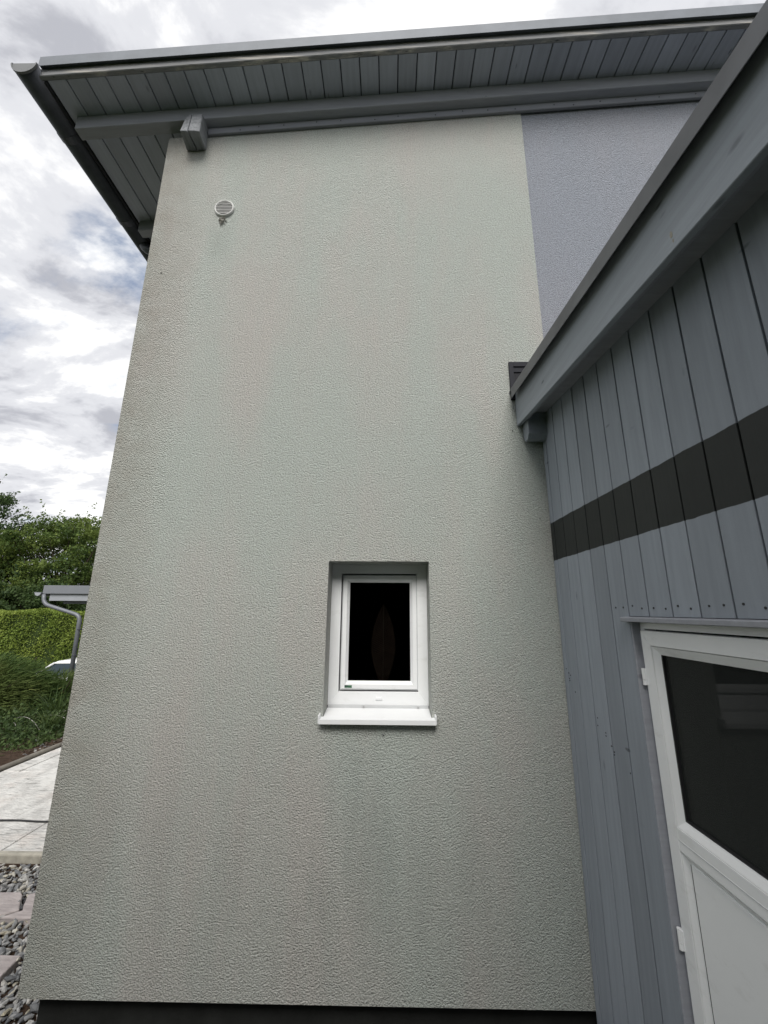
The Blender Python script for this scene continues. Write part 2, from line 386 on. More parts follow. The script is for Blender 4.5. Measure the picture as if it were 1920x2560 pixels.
# patio of light stone slabs
patio = build('patio', hexv(-4.455, -1.66, 1.40, 7.3, -0.14, -0.085), HF, 'soil'); patio['kind'] = 'structure'
rows = [(1.402, 1.853, [-4.45, -4.2, -3.6, -2.995, -2.4, -1.8, -1.665])]
y = 1.857
offs = [[-4.45, -3.96, -3.35, -2.75, -2.15, -1.665], [-4.45, -4.25, -3.65, -3.05, -2.45, -1.85, -1.665]]
i = 0
while y < 7.2:
    rows.append((y, y+1.1, offs[i % 2])); y += 1.104; i += 1
for (y0, y1, xx) in rows:
    for a, b in zip(xx[:-1], xx[1:]):
        t = -0.070 + random.uniform(-0.002, 0.002); dz = random.uniform(-0.002, 0.002)
        v = hexv(a+0.003, b-0.003, y0, min(y1, 7.28), -0.084, t)
        v = [(p[0], p[1], p[2]+(dz if (i_ > 3 and p[0] > (a+b)/2) else 0)) for i_, p in enumerate(v)]
        build('paving_slab', v, HF, 'paving', patio, bevel=0.004)
box('kerb', -4.5, -1.64, 1.345, 1.398, -0.25, -0.058, 'kerb', patio, bevel=0.012, seg=2)
mb = MB(); mb.tube([(-4.495 + 0.006*math.sin(1.7*t), t, -0.062) for t in np.linspace(1.2, 7.4, 30)], 0.036, 8)
tag(mb.build('edging_rail', 'edging', smooth=True), 'rounded grey-brown edging rail between the pale patio slabs and the soil bed', 'edging')
mb = MB(); mb.tube([(x, 1.845 + 0.022*(x+3.2) + 0.012*math.sin(5*x+1) + 0.006*math.sin(13*x), -0.060) for x in np.linspace(-5.0, -1.75, 60)], 0.0075, 6)
tag(mb.build('cable', 'cable', smooth=True), 'thin black cable lying across the pale patio slabs', 'cable')

# pebbles
def ico(sub=1):
    bm = bmesh.new(); bmesh.ops.create_icosphere(bm, subdivisions=sub, radius=1.0)
    v = np.array([p.co[:] for p in bm.verts]); f = np.array([[q.index for q in fa.verts] for fa in bm.faces]); bm.free(); return v, f
IV, IF = ico(1)
def rotm(n):
    q = rng.normal(size=(n, 4)); q /= np.linalg.norm(q, axis=1)[:, None]; a, b, c_, d = q.T
    return np.stack([np.stack([1-2*(c_*c_+d*d), 2*(b*c_-a*d), 2*(b*d+a*c_)], -1), np.stack([2*(b*c_+a*d), 1-2*(b*b+d*d), 2*(c_*d-a*b)], -1), np.stack([2*(b*d-a*c_), 2*(c_*d+a*b), 1-2*(b*b+c_*c_)], -1)], 1)
def blobs(name, P, size, mat, label, cat, flat=0.5, tilt=0.45, parent=None):
    n = len(P); nv = len(IV); V = np.empty((n*nv, 3))
    for i in range(n):
        s_ = size[i]; sh = np.array([rng.uniform(0.85, 1.5), rng.uniform(0.42, 0.72), flat*rng.uniform(0.6, 1.1)])*s_
        d = rng.normal(size=3); d /= np.linalg.norm(d); d2 = rng.normal(size=3); d2 /= np.linalg.norm(d2)
        w = IV.copy()
        for _ in range(6):                                   # chip flat facets off the pebble
            d = rng.normal(size=3); d /= np.linalg.norm(d); c_ = rng.uniform(0.62, 0.9)
            ex = np.clip(w@d-c_, 0, None); w = w - ex[:, None]*d
        w = w*sh
        az = rng.uniform(0, 6.28); e = rng.normal(0, tilt, 2)
        R_ = np.array(Matrix.Rotation(az, 3, 'Z') @ Matrix.Rotation(e[0], 3, 'X') @ Matrix.Rotation(e[1], 3, 'Y'))
        V[i*nv:(i+1)*nv] = w@R_.T + P[i]
    F = (IF[None] + (np.arange(n)*nv)[:, None, None]).reshape(-1, 3)
    o = build(name, V, F, mat, parent, smooth=False, recalc=False, kind='stuff')
    if label: tag(o, label, cat)
    return o
P = []; Z = []
def fill(x0, x1, y0, y1, sp, zz, s0, s1):
    for x in np.arange(x0, x1, sp):
        for y in np.arange(y0, y1, sp):
            P.append((x+rng.uniform(-.5, .5)*sp, y+rng.uniform(-.5, .5)*sp, zz+rng.uniform(-.008, .010))); Z.append(rng.uniform(s0, s1))
fill(-3.15, -1.5, -0.25, 1.31, 0.034, -0.112, 0.017, 0.028)
fill(-3.15, -1.5, -0.25, 1.31, 0.040, -0.097, 0.011, 0.029)
fill(-1.5, 0.85, -0.3, 0.02, 0.048, -0.104, 0.020, 0.032)
blobs('gravel', np.array(P), Z, 'stone', 'bed of loose grey pebbles at the foot of the house wall', 'gravel')
# sandstone stepping slabs
def slab(poly, z0, z1, label):
    n = len(poly); v = [(x, y, z0) for x, y in poly] + [(x, y, z1+random.uniform(-.004, .004)) for x, y in poly]
    f = [tuple(reversed(range(n))), tuple(range(n, 2*n))] + [(i, (i+1) % n, n+(i+1) % n, n+i) for i in range(n)]
    return tag(build('stepping_slab', v, f, 'sandstone', bevel=0.007, seg=2), label, 'stone slab', 'sandstone slabs in the pebbles')
slab([(-3.05, 0.74), (-2.6, 0.752), (-2.385, 0.753), (-2.30, 0.80), (-2.345, 0.855), (-2.395, 0.93), (-2.43, 0.955), (-2.7, 0.958), (-3.05, 0.95)], -0.13, -0.072, 'pinkish sandstone slab with a broken corner lying in the pebbles below the patio')
slab([(-2.372, 0.748), (-1.70, 0.742), (-1.70, 0.98), (-2.32, 0.985), (-2.375, 0.95), (-2.325, 0.86), (-2.285, 0.805)], -0.135, -0.080, 'pinkish sandstone fragment against the cracked slab, beside the house corner')
slab([(-2.9, 0.475), (-1.985, 0.465), (-1.975, 0.33), (-2.02, 0.22), (-2.9, 0.21)], -0.13, -0.070, 'flat pinkish sandstone slab nearest the house corner, cut square')
slab([(-2.6, 0.06), (-1.86, 0.05), (-1.85, -0.12), (-2.6, -0.14)], -0.13, -0.078, 'pinkish sandstone slab just peeking in at the bottom left edge')

# ------------------------------------------------------------------ house
SL = 0.087
zr = lambda x, y: SL*x
house = empty('house', (-1.6, 0.06, -0.15), 'house with pale rendered gable wall, lilac upper panel and grey timber eaves', 'house')
XL, XR, ZB = -1.627, 0.953, 0.09
ox0, ox1, oz0, oz1, rd = -0.333, 0.212, 1.222, 2.012, 0.15
ztop = lambda x: 5.245 + SL*x
# rendered front wall with the window opening and its reveals
xg = [XL, ox0, ox1, XR]; v = []; f = []
def quad(a, b, c_, d):
    n = len(v); v.extend([a, b, c_, d]); f.append((n, n+1, n+2, n+3))
for i in range(3):
    a, b = xg[i], xg[i+1]
    for lo, hi in (((ZB, ZB), (oz0, oz0)), ((oz0, oz0), (oz1, oz1)), ((oz1, oz1), (ztop(a), ztop(b)))):
        if i == 1 and lo[0] == oz0: continue
        quad((a, 0, lo[0]), (b, 0, lo[1]), (b, 0, hi[1]), (a, 0, hi[0]))
for (a, b) in (((ox0, oz0), (ox1, oz0)), ((ox1, oz0), (ox1, oz1)), ((ox1, oz1), (ox0, oz1)), ((ox0, oz1), (ox0, oz0))):
    quad((a[0], 0, a[1]), (a[0], rd, a[1]), (b[0], rd, b[1]), (b[0], 0, b[1]))
quad((XL, 0, ZB), (XL, 0, ztop(XL)), (XL, 8, ztop(XL)), (XL, 8, ZB))                     # side face
quad((XL, 0, ZB), (XL, 8, ZB), (XR, 8, ZB), (XR, 0, ZB))
quad((XR, 0, ZB), (XR, 0, ztop(XR)), (XR, 0.008, ztop(XR)), (XR, 0.008, ZB))
me = build('front_wall', v, f, 'plaster_beige', house, recalc=False)
bm = bmesh.new(); bm.from_mesh(me.data); bmesh.ops.remove_doubles(bm, verts=bm.verts, dist=1e-5); bmesh.ops.recalc_face_normals(bm, faces=bm.faces); bm.to_mesh(me.data); bm.free()
build('upper_wall', hexv(XR+0.001, 4.4, 0.008, 0.30, ZB, 5.245, None)[:4] + [(XR+0.001, 0.008, ztop(XR)), (4.4, 0.008, ztop(4.4)), (4.4, 0.3, ztop(4.4)), (XR+0.001, 0.3, ztop(XR))], HF, 'plaster_lilac', house)['label'] = 'lilac grey rendered wall panel'
box('back_wall', XL+0.02, 4.4, 7.7, 7.98, ZB, 5.0, 'plaster_beige', house)
box('plinth', -1.566, 0.95, 0.06, 7.9, -0.3, 0.105, 'plinth', house)
# dark room behind the window
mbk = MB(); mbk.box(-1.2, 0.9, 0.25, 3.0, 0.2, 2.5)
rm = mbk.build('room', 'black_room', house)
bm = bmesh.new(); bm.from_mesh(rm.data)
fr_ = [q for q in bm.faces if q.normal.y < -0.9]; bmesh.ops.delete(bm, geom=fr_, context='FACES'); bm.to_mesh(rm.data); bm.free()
def ring_frame(mbx, x0, x1, z0, z1, w, y0, y1, wb=None, wt=None):
    wb = wb or w; wt = wt or w
    # four mitred members
    o = [(x0, z0), (x1, z0), (x1, z1), (x0, z1)]; n = [(x0+w, z0+wb), (x1-w, z0+wb), (x1-w, z1-wt), (x0+w, z1-wt)]
    for i in range(4):
        j = (i+1) % 4; q = [o[i], o[j], n[j], n[i]]
        mbx.add([(p[0], y0, p[1]) for p in q] + [(p[0], y1, p[1]) for p in q], HF)
FY = 0.14
mb = MB(); ring_frame(mb, ox0+0.001, ox1-0.001, 1.258, oz1-0.001, 0.056, FY, FY+0.07, 0.068, 0.052)
win = mb.build('window', 'pvc', house, bevel=0.0015); win['label'] = 'small white plastic window with a dark pane'
mb = MB(); mb.box(ox0+0.05, ox1-0.05, 0.21, 0.25, oz0, oz1)
mb = MB(); ring_frame(mb, -0.269, 0.156, 1.334, 1.950, 0.006, FY+0.008, FY+0.05); mb.build('seal', 'pvc_seal', win, bevel=0.0)
mb = MB(); ring_frame(mb, -0.264, 0.151, 1.339, 1.946, 0.024, FY+0.004, FY+0.06); mb.build('sash', 'pvc', win, bevel=0.002)
mb = MB()      # sloping glazing bead
o = [(-0.242, 1.360), (0.129, 1.360), (0.129, 1.924), (-0.242, 1.924)]; n_ = [(-0.228, 1.378), (0.115, 1.378), (0.115, 1.908), (-0.228, 1.908)]
for i in range(4):
    j = (i+1) % 4
    mb.add([(*o[i][:1], FY+0.007, o[i][1]), (o[j][0], FY+0.007, o[j][1]), (n_[j][0], FY+0.022, n_[j][1]), (n_[i][0], FY+0.022, n_[i][1]),
            (o[i][0], FY+0.03, o[i][1]), (o[j][0], FY+0.03, o[j][1]), (n_[j][0], FY+0.03, n_[j][1]), (n_[i][0], FY+0.03, n_[i][1])], HF)
mb.build('glazing_bead', 'pvc', win)
box('pane', -0.232, 0.119, FY+0.026, FY+0.032, 1.374, 1.912, 'pane_clear', win, bevel=0)
box('drain_cap', -0.075, -0.039, FY-0.006, FY+0.001, 1.286, 1.301, 'pvc', win, bevel=0.002)
box('sill_flange', ox0+0.004, ox1-0.004, FY-0.012, FY-0.001, 1.244, 1.2625, 'pvc_seal', win, bevel=0.001)
for sx in (-0.137, 0.152):
    mb = MB(); mb.tube([(sx, FY-0.020, 1.254), (sx, FY-0.011, 1.254)], 0.0045, 10); mb.build('screw', 'silver', win, smooth=False)
# sloping sill with folded lip and end caps
sz = lambda y: 1.2305 + (y+0.036)*0.10
sx0, sx1 = -0.349, 0.230
v = [(sx0, -0.036, sz(-0.036)), (sx1, -0.036, sz(-0.036)), (ox1-0.002, FY-0.002, sz(FY)), (ox0+0.002, FY-0.002, sz(FY))]
mb = MB()
mb.add([(ox0+.002, 0.001, sz(0)-0.003), (ox1-.002, 0.001, sz(0)-0.003), (ox1-.002, FY-0.013, sz(FY)-0.003), (ox0+.002, FY-0.013, sz(FY)-0.003),
        (ox0+.002, 0.001, sz(0)), (ox1-.002, 0.001, sz(0)), (ox1-.002, FY-0.013, sz(FY)), (ox0+.002, FY-0.013, sz(FY))], HF)
mb.add([(sx0, -0.036, sz(-0.036)-0.003), (sx1, -0.036, sz(-0.036)-0.003), (sx1, 0.001, sz(0)-0.003), (sx0, 0.001, sz(0)-0.003),
        (sx0, -0.036, sz(-0.036)), (sx1, -0.036, sz(-0.036)), (sx1, 0.001, sz(0)), (sx0, 0.001, sz(0))], HF)
mb.box(sx0, sx1, -0.039, -0.0355, 1.208, 1.2308)
mb.box(sx0, sx1, -0.0355, -0.026, 1.208, 1.2105)
sill = mb.build('sill', 'sill_white', win, bevel=0.0008)
for xa, xb in ((sx0-0.003, sx0+0.006), (sx1-0.006, sx1+0.003)):
    box('sill_end_cap', xa, xb, -0.040, 0.0, 1.212, 1.252, 'sill_white', win, zf=lambda x, y: 0.08*y, bevel=0.003)
st = box('sticker', -0.243, -0.204, FY+0.0015, FY+0.0042, 1.3455, 1.3575, 'sticker_green', win, bevel=0); st['label'] = 'tiny green maker sticker'
box('sticker_mark', -0.2425, -0.224, FY+0.0008, FY+0.0016, 1.3515, 1.3572, 'sticker_dark', win, bevel=0)
# decorative leaf hanging behind the pane
lf = [(0.0, 0.305), (0.030, 0.25), (0.055, 0.18), (0.069, 0.10), (0.070, 0.04), (0.055, -0.03), (0.035, -0.09), (0.022, -0.12)]
leafx = lambda t: np.interp(t, [p[1] for p in reversed(lf)], [p[0] for p in reversed(lf)])
lc = Vector((-0.036, 0.215, 1.485)); mb = MB()
tt = np.linspace(-0.12, 0.305, 24)
for a, b in zip(tt[:-1], tt[1:]):
    for s_ in (-1, 1):
        mb.add([(lc.x, lc.y-0.006, lc.z+a), (lc.x+s_*leafx(a), lc.y+0.006, lc.z+a), (lc.x+s_*leafx(b), lc.y+0.006, lc.z+b), (lc.x, lc.y-0.006, lc.z+b),
                (lc.x, lc.y-0.002, lc.z+a), (lc.x+s_*leafx(a), lc.y+0.010, lc.z+a), (lc.x+s_*leafx(b), lc.y+0.010, lc.z+b), (lc.x, lc.y-0.002, lc.z+b)], HF)
dl = empty('window_ornament', (lc.x, lc.y, lc.z-0.12), 'large brown ribbed leaf ornament standing behind the dark window pane', 'ornament')
mb.build('leaf_blade', 'brown_leaf', dl)
mb = MB()
for t in np.arange(-0.10, 0.25, 0.0115):
    for s_ in (-1, 1):
        w_ = leafx(min(t+0.03, 0.30))*0.94
        mb.tube([(lc.x, lc.y-0.0065, lc.z+t), (lc.x+s_*w_, lc.y+0.005, lc.z+t+0.03)], 0.0011, 4)
mb.tube([(lc.x, lc.y-0.0065, lc.z-0.12), (lc.x, lc.y-0.0065, lc.z+0.29)], 0.002, 5)
mb.build('leaf_rib', 'brown_vein', dl, kind='stuff')

# vent
VC = Vector((-1.150, 0, 4.442)); VR = 0.067
def disc_ring(r0, r1, y0, y1, n=40):
    mbx = MB(); base = []
    for i in range(n):
        a = 2*math.pi*i/n; c_, s_ = math.cos(a), math.sin(a)
        base += [(VC.x+r*c_, y, VC.z+r*s_) for r, y in ((r1, y1), (r1, y0+0.004), (r1-0.004, y0), (r0, y0), (r0-0.002, y0+0.003), (r0-0.002, y1))]
    mbx.v = base
    for i in range(n):
        j = (i+1) % n
        for q in range(6): mbx.f.append((i*6+q, j*6+q, j*6+(q+1) % 6, i*6+(q+1) % 6))
    return mbx
vent = disc_ring(VR-0.008, VR, -0.016, 0.004).build('vent_cover', 'vent_white', house, smooth=False)
vent['label'] = 'round white louvred vent cover high on the wall'
mb = MB(); mb.tube([(VC.x, -0.003, VC.z), (VC.x, -0.0015, VC.z)], VR-0.009, 32); mb.build('vent_back', 'rubber', vent)
for i in range(8):
    zz = VC.z - 0.0455 + i*0.013; hw = math.sqrt(max(1e-4, (VR-0.009)**2 - (zz-VC.z)**2))
    box('slat', VC.x-hw, VC.x+hw, -0.0150, -0.0125, zz, zz+0.0030, 'vent_white', vent, bevel=0)
PB = np.array([(VC.x-0.008+rng.normal(0, 0.010), -0.006, VC.z-0.078-abs(rng.normal(0, 0.026))) for _ in range(40)])
blobs('nest_debris', PB, rng.uniform(0.004, 0.011, 40), 'debris', None, None, parent=house)

pits = [(0.7196, 2.781), (0.834, 2.2535), (-1.5207, 3.913), (-0.030, 1.1527)]
blobs('wall_pit', np.array([(a, -0.0015, b) for a, b in pits]), [0.007, 0.008, 0.006, 0.005], 'nail', None, None, parent=house)
# ---- roof
S0 = 5.400
build('roof', [(x, y, z+SL*x) for x, y, z in ((-2.34, -0.2840, 5.424), (4.6, -0.2840, 5.424), (4.6, 8.3, 5.424), (-2.34, 8.3, 5.424), (-2.34, -0.2840, 5.466), (4.6, -0.2840, 5.466), (4.6, 8.3, 5.466), (-2.34, 8.3, 5.466))], HF, 'deck_dark', house)
jx = [-2.318] + [-2.190 + 0.1315*i for i in range(50)]
long_me = short_me = None
for a, b in zip(jx[:-1], jx[1:]):
    w = b - a; g = 0.0032
    lng = a < XL
    def mk(y1):
        prof = [(g, 0.022), (g, 0.004), (g+0.0035, 0), (w-g-0.0035, 0), (w-g, 0.004), (w-g, 0.022)]
        v = [(x, yy, z+SL*x) for yy in (-0.284, y1) for x, z in prof]
        f = [tuple(range(6)), tuple(reversed(range(6, 12)))] + [(i, (i+1) % 6, 6+(i+1) % 6, 6+i) for i in range(6)]
        return v, f
    if abs(w-0.1315) < 1e-6:
        if lng and long_me is None: vv, ff = mk(8.2); long_me = bpy.data.meshes.new('soffit_board'); long_me.from_pydata(vv, [], ff)
        if not lng and short_me is None: vv, ff = mk(0.05); short_me = bpy.data.meshes.new('soffit_board'); short_me.from_pydata(vv, [], ff)
        me = long_me if lng else short_me
    else:
        vv, ff = mk(8.2); me = bpy.data.meshes.new('soffit_board'); me.from_pydata(vv, [], ff)
    ob = link('soffit_board', me, 'paint_soffit', house); ob.location = Vector((a, 0, S0+SL*a)) - house.location
vb = box('verge_board', -2.352, 4.6, -0.313, -0.2845, S0-0.002, 5.466, 'weathered', house, zf=zr, bevel=0.004); vb['label'] = 'weathered bare-wood verge board'
mb = MB(); mb.box(-2.345, 4.6, -0.337, -0.334, 5.449, 5.534, zf=zr); mb.box(-2.345, 4.6, -0.334, -0.20, 5.531, 5.534, zf=zr); mb.box(-2.345, 4.6, -0.334, -0.299, 5.467, 5.4705, zf=zr)
mb.build('verge_flashing', 'zinc_light', house, bevel=0.0008)
box('roof_sheet', -2.39, 4.6, -0.198, 8.3, 5.480, 5.512, 'zinc_light', house, zf=zr)
rb_ = box('rafter', -2.268, 4.5, -0.080, -0.0005, 5.285, S0-0.001, 'paint_beam', house, zf=zr, bevel=0.006, seg=2)
box('rafter', -2.30, -1.64, 0.72, 0.80, 5.290, S0-0.001, 'paint_beam', house, zf=zr, bevel=0.005)
box('rafter', -2.30, -1.64, 1.9, 1.98, 5.290, S0-0.001, 'paint_beam', house, zf=zr, bevel=0.005)
trim = box('trim_board', -1.336, 4.4, -0.022, -0.0008, 5.225, 5.284, 'paint_beam', house, zf=zr, bevel=0.003)
mb = MB()
for i in range(24):
    x = -1.15 + 0.21*i + random.uniform(-.06, .06); z = 5.25 + random.uniform(-.012, .012) + SL*x
    mb.tube([(x, -0.0245, z), (x, -0.021, z)], 0.0042, 8)
mb.build('nail_head', 'nail', trim, kind='stuff')
# purlin end with its crack: two halves
pe = build('purlin_end', [(-1.478, -0.004, 4.975), (-1.408, -0.004, 4.972), (-1.414, -0.132, 4.972), (-1.466, -0.132, 4.975),
                 (-1.478, -0.004, 5.165), (-1.408, -0.004, 5.165), (-1.414, -0.112, 5.165), (-1.458, -0.104, 5.150)], HF, 'block', house, bevel=0.006, seg=2)
build('purlin_end', [(-1.400, -0.004, 4.973), (-1.338, -0.004, 4.980), (-1.334, -0.122, 4.982), (-1.409, -0.134, 4.973),
                 (-1.404, -0.004, 5.165), (-1.338, -0.004, 5.165), (-1.336, -0.112, 5.165), (-1.409, -0.114, 5.165)], HF, 'block', house, bevel=0.007, seg=2)
# ---- gutter
GX, GZ, GR = -2.418, 5.238, 0.083
def halfpipe(x, z, r, y0, y1, th=0.004, n=14, lip=True):
    mbx = MB(); sec = []
    for i in range(n+1):
        a = math.pi + math.pi*i/n; sec.append((x+r*math.cos(a), z+r*math.sin(a)))
    inn = [(x+(r-th)*math.cos(math.pi+math.pi*i/n), z+(r-th)*math.sin(math.pi+math.pi*i/n)) for i in range(n, -1, -1)]
    p = sec+inn; k_ = len(p)
    mbx.v = [(a, y0, b) for a, b in p] + [(a, y1, b) for a, b in p]
    mbx.f = [tuple(q) for q in ([i, i+1, k_-2-i, k_-1-i] for i in range(n))] + [tuple(k_+q for q in reversed([i, i+1, k_-2-i, k_-1-i])) for i in range(n)]
    mbx.f += [(i, (i+1) % k_, k_+(i+1) % k_, k_+i) for i in range(k_)]
    if lip: mbx.tube([(x-r-0.002, y0, z+0.002), (x-r-0.002, y1, z+0.002)], 0.010, 8)
    return mbx
gut = halfpipe(GX, GZ, GR, -0.352, 8.3).build('gutter', 'zinc_dark', house, smooth=False)
gut.data.polygons.foreach_set('use_smooth', [len(p.vertices) == 4 and abs(p.normal.y) < 0.5 for p in gut.data.polygons])
gut['label'] = 'dark half-round metal gutter'
n = 16; v = [(GX+(GR-0.003)*math.cos(math.pi+math.pi*i/n), -0.3545, GZ+(GR-0.003)*math.sin(math.pi+math.pi*i/n)) for i in range(n+1)]
v += [(a, -0.349, c_) for a, b, c_ in v]
build('end_cap', v, [tuple(range(n+1)), tuple(reversed(range(n+1, 2*n+2)))] + [(i, (i+1) % (n+1), n+1+(i+1) % (n+1), n+1+i) for i in range(n+1)], 'zinc_cap', gut)
mbx = halfpipe(GX, GZ+0.001, GR+0.003, -0.358, -0.345, 0.008, 14, False); mbx.build('end_rim', 'zinc_cap', gut)
for yy in (0.02, 0.69, 1.4):
    halfpipe(GX, GZ+0.002, GR+0.006, yy, yy+0.05, 0.005, 14, False).build('gutter_joint', 'zinc_dark', gut)
box('eaves_board', -2.335, -2.319, -0.284, 8.2, 5.180, 5.235, 'deck_dark', house, bevel=0.002)
mb = MB(); mb.tube(bend([(GX+0.02, 0.95, GZ-0.05), (GX+0.05, 0.95, 5.13), (-1.70, 0.95, 4.93), (-1.70, 0.95, 0.1)], 0.05), 0.043, 12)
mb.build('downpipe', 'zinc_dark', house, smooth=True)

# ------------------------------------------------------------------ shed on the right
shed = empty('shed', (1.5, -1.4, -0.15), 'grey timber-clad shed with a black painted stripe and a white door', 'shed')
SX = 0.885
sof = lambda y: 2.858 + 0.100*y
DY0, DY1, DT = -0.648, -1.500, 1.7165     # door opening
edges = [-0.004, -0.052, -0.170, -0.291, -0.410, -0.530, -0.648, -0.767, -0.885, -1.004, -1.122, -1.240, -1.358, -1.476, -1.594, -1.712, -1.830, -1.948, -2.066, -2.184, -2.302, -2.420, -2.538, -2.656, -2.8]
for a, b in zip(edges[:-1], edges[1:]):
    g = 0.0026; ch = 0.004
    y0, y1 = b+g, a-g                      # y0 < y1
    over = (a <= DY0+0.01 and b >= DY1-0.12)
    zb = 1.737 if over else -0.11
    prof = [(SX+0.021, y0), (SX+0.0008, y0), (SX, y0+0.0008), (SX+random.uniform(0, .0012), y1-ch*0.5), (SX+ch*0.5, y1), (SX+0.021, y1)]
    v = [(x, y, zb) for x, y in prof] + [(x, y, sof(y)+0.004) for x, y in prof]
    f = [tuple(range(6)), tuple(reversed(range(6, 12)))] + [(i, (i+1) % 6, 6+(i+1) % 6, 6+i) for i in range(6)]
    pk = build('plank', v, f, 'paint_plank', shed, origin=(SX, (y0+y1)/2, zb))
mb = MB(); mb.box(SX+0.0225, SX+0.055, -2.8, DY1-0.1, -0.12, 2.6); mb.box(SX+0.0225, SX+0.055, DY1-0.1, DY0+0.012, 1.76, 2.6); mb.box(SX+0.0225, SX+0.055, DY0+0.012, -0.003, -0.12, 2.75)
mb.build('sheathing', 'deck_dark', shed)
mb = MB()
for a, b in zip(edges[5:14], edges[6:15]):
    for q in (0.30, 0.74):
        y = a+(b-a)*(q+random.uniform(-.05, .05)); z = 1.768+random.uniform(-.006, .006)
        mb.tube([(SX-0.0016, y, z), (SX+0.004, y, z)], 0.0034, 7)
for j in range(14):
    y = random.uniform(-0.62, -0.03); z = 1.42 + 0.62*(y+0.1) + random.uniform(-.03, .03)
    mb.tube([(SX-0.0012, y, z), (SX+0.004, y, z)], 0.003, 6)
mb.build('nail_head', 'nail', shed, kind='stuff')
# fascia, flashing, soffit, beam end
zs = lambda x, y: 0.098*y
fa = box('fascia', 0.747, 0.769, -2.9, -0.0015, 2.811, 3.028, 'paint_fascia', shed, zf=zs, bevel=0.002); fa['label'] = 'broad light grey fascia board'
for cy_, cz_, ch_ in ((-1.320, 2.728, 0.009), (-1.324, 2.706, 0.005)):
    pts = [(0.7464, cy_+ch_*math.cos(t)*random.uniform(.4, .8), cz_+ch_*math.sin(t)*random.uniform(.7, 1.3)) for t in np.linspace(0, 6.28, 9)[:-1]]
    build('paint_chip', pts + [(0.7475, b, c_) for a, b, c_ in pts], [tuple(range(8)), tuple(reversed(range(8, 16)))] + [(i, (i+1) % 8, 8+(i+1) % 8, 8+i) for i in range(8)], 'kerb', fa)
box('fascia_lip', 0.7695, 0.790, -2.9, -0.0015, 2.824, 2.90, 'paint_beam', shed, zf=zs, bevel=0.002)
box('soffit', 0.7905, SX+0.02, -2.9, -0.003, 2.862, 2.878, 'paint_beam', shed, zf=lambda x, y: 0.1*y)
mb = MB(); zq = lambda x, y: 0.092*y; mb.box(0.712, 0.7150, -2.9, -0.045, 2.973, 3.037, zf=zq); mb.box(0.7150, 3.6, -2.9, -0.003, 3.032, 3.037, zf=zq)
fl = mb.build('roof_flashing', 'flashing', shed, bevel=0.0008); fl['label'] = 'folded grey metal roof edge'
box('roof', 0.772, 3.5, -2.88, -0.01, 2.90, 3.028, 'deck_dark', shed, zf=zs)
v = [(0.777, -0.085, 2.745), (SX+0.004, -0.085, 2.745), (SX+0.004, -0.004, 2.745), (0.777, -0.004, 2.745)]
mb = MB(); prof = [(-0.004, 2.725), (-0.03, 2.700), (-0.062, 2.700), (-0.088, 2.728), (-0.088, 2.862), (-0.004, 2.862)]
pv = [(0.780, y, z) for y, z in prof] + [(SX+0.01, y, z) for y, z in prof]
build('beam_end', pv, [tuple(range(6)), tuple(reversed(range(6, 12)))] + [(i, (i+1) % 6, 6+(i+1) % 6, 6+i) for i in range(6)], 'paint_fascia', shed, bevel=0.002)
# dark metal box frame where the shed roof meets the house
cf = MB(); cf.box(0.722, 0.748, -0.016, -0.0005, 2.980, 3.232); cf.box(0.748, 1.3, -0.016, -0.0005, 3.200, 3.232); cf.box(0.748, 1.3, -0.009, -0.0005, 3.165, 3.1995)
cfo = cf.build('wall_profile', 'anthracite', shed, bevel=0.001); cfo['label'] = 'anthracite metal frame on the house wall behind the roof edge'
box('profile_back', 0.7485, 1.3, -0.003, -0.0006, 2.99, 3.1645, 'deck_dark', cfo, bevel=0)
# carcass
mb = MB(); mb.box(2.95, 3.05, -2.85, -0.02, -0.12, 2.55); mb.box(1.0, 2.95, -2.85, -2.80, -0.12, 2.5); mb.build('back_wall', 'deck_dark', shed)
mb = MB(); mb.box(1.5, 1.56, -2.3, -0.15, -0.1, 2.3); mb.build('inner_lining', 'black_room', shed)
# ---- door
DX = 0.905
box('drip_trim', 0.862, DX+0.03, DY1-0.03, DY0+0.024, 1.7165, 1.7325, 'paint_beam', shed, zf=lambda x, y: (x-0.862)*0.10, bevel=0.002)
box('door_jamb', SX+0.002, DX+0.045, DY0-0.004, DY0+0.010, -0.12, 1.7160, 'paint_beam', shed, bevel=0.002)
box('door_jamb', SX+0.002, DX+0.045, DY1-0.012, DY1+0.003, -0.12, 1.7160, 'paint_beam', shed, bevel=0.002)
def xframe(mbx, y0, y1, z0, z1, w, x0, x1, wb=None):      # y0<y1; mitred
    wb = wb or w
    o = [(y0, z0), (y1, z0), (y1, z1), (y0, z1)]; n = [(y0+w, z0+wb), (y1-w, z0+wb), (y1-w, z1-w), (y0+w, z1-w)]
    for i in range(4):
        j = (i+1) % 4; q = [o[i], o[j], n[j], n[i]]
        mbx.add([(x0, *p) for p in q] + [(x1, *p) for p in q], HF)
mb = MB(); xframe(mb, DY1+0.0035, DY0-0.0045, -0.10, 1.7155, 0.022, DX+0.012, DX+0.055); df = mb.build('door_frame', 'pvc', shed, bevel=0.001)
LY0, LY1, LB, LT = DY1+0.018, DY0-0.020, -0.07, 1.688
mb = MB(); xframe(mb, LY0, LY1, LB, LT, 0.050, DX, DX+0.05)
mb.box(DX+0.0008, DX+0.05, LY0+0.05, LY1-0.05, 1.030, 1.095)
door = mb.build('door', 'pvc', shed, bevel=0.0016); door['label'] = 'white plastic door with a large dark glass pane'
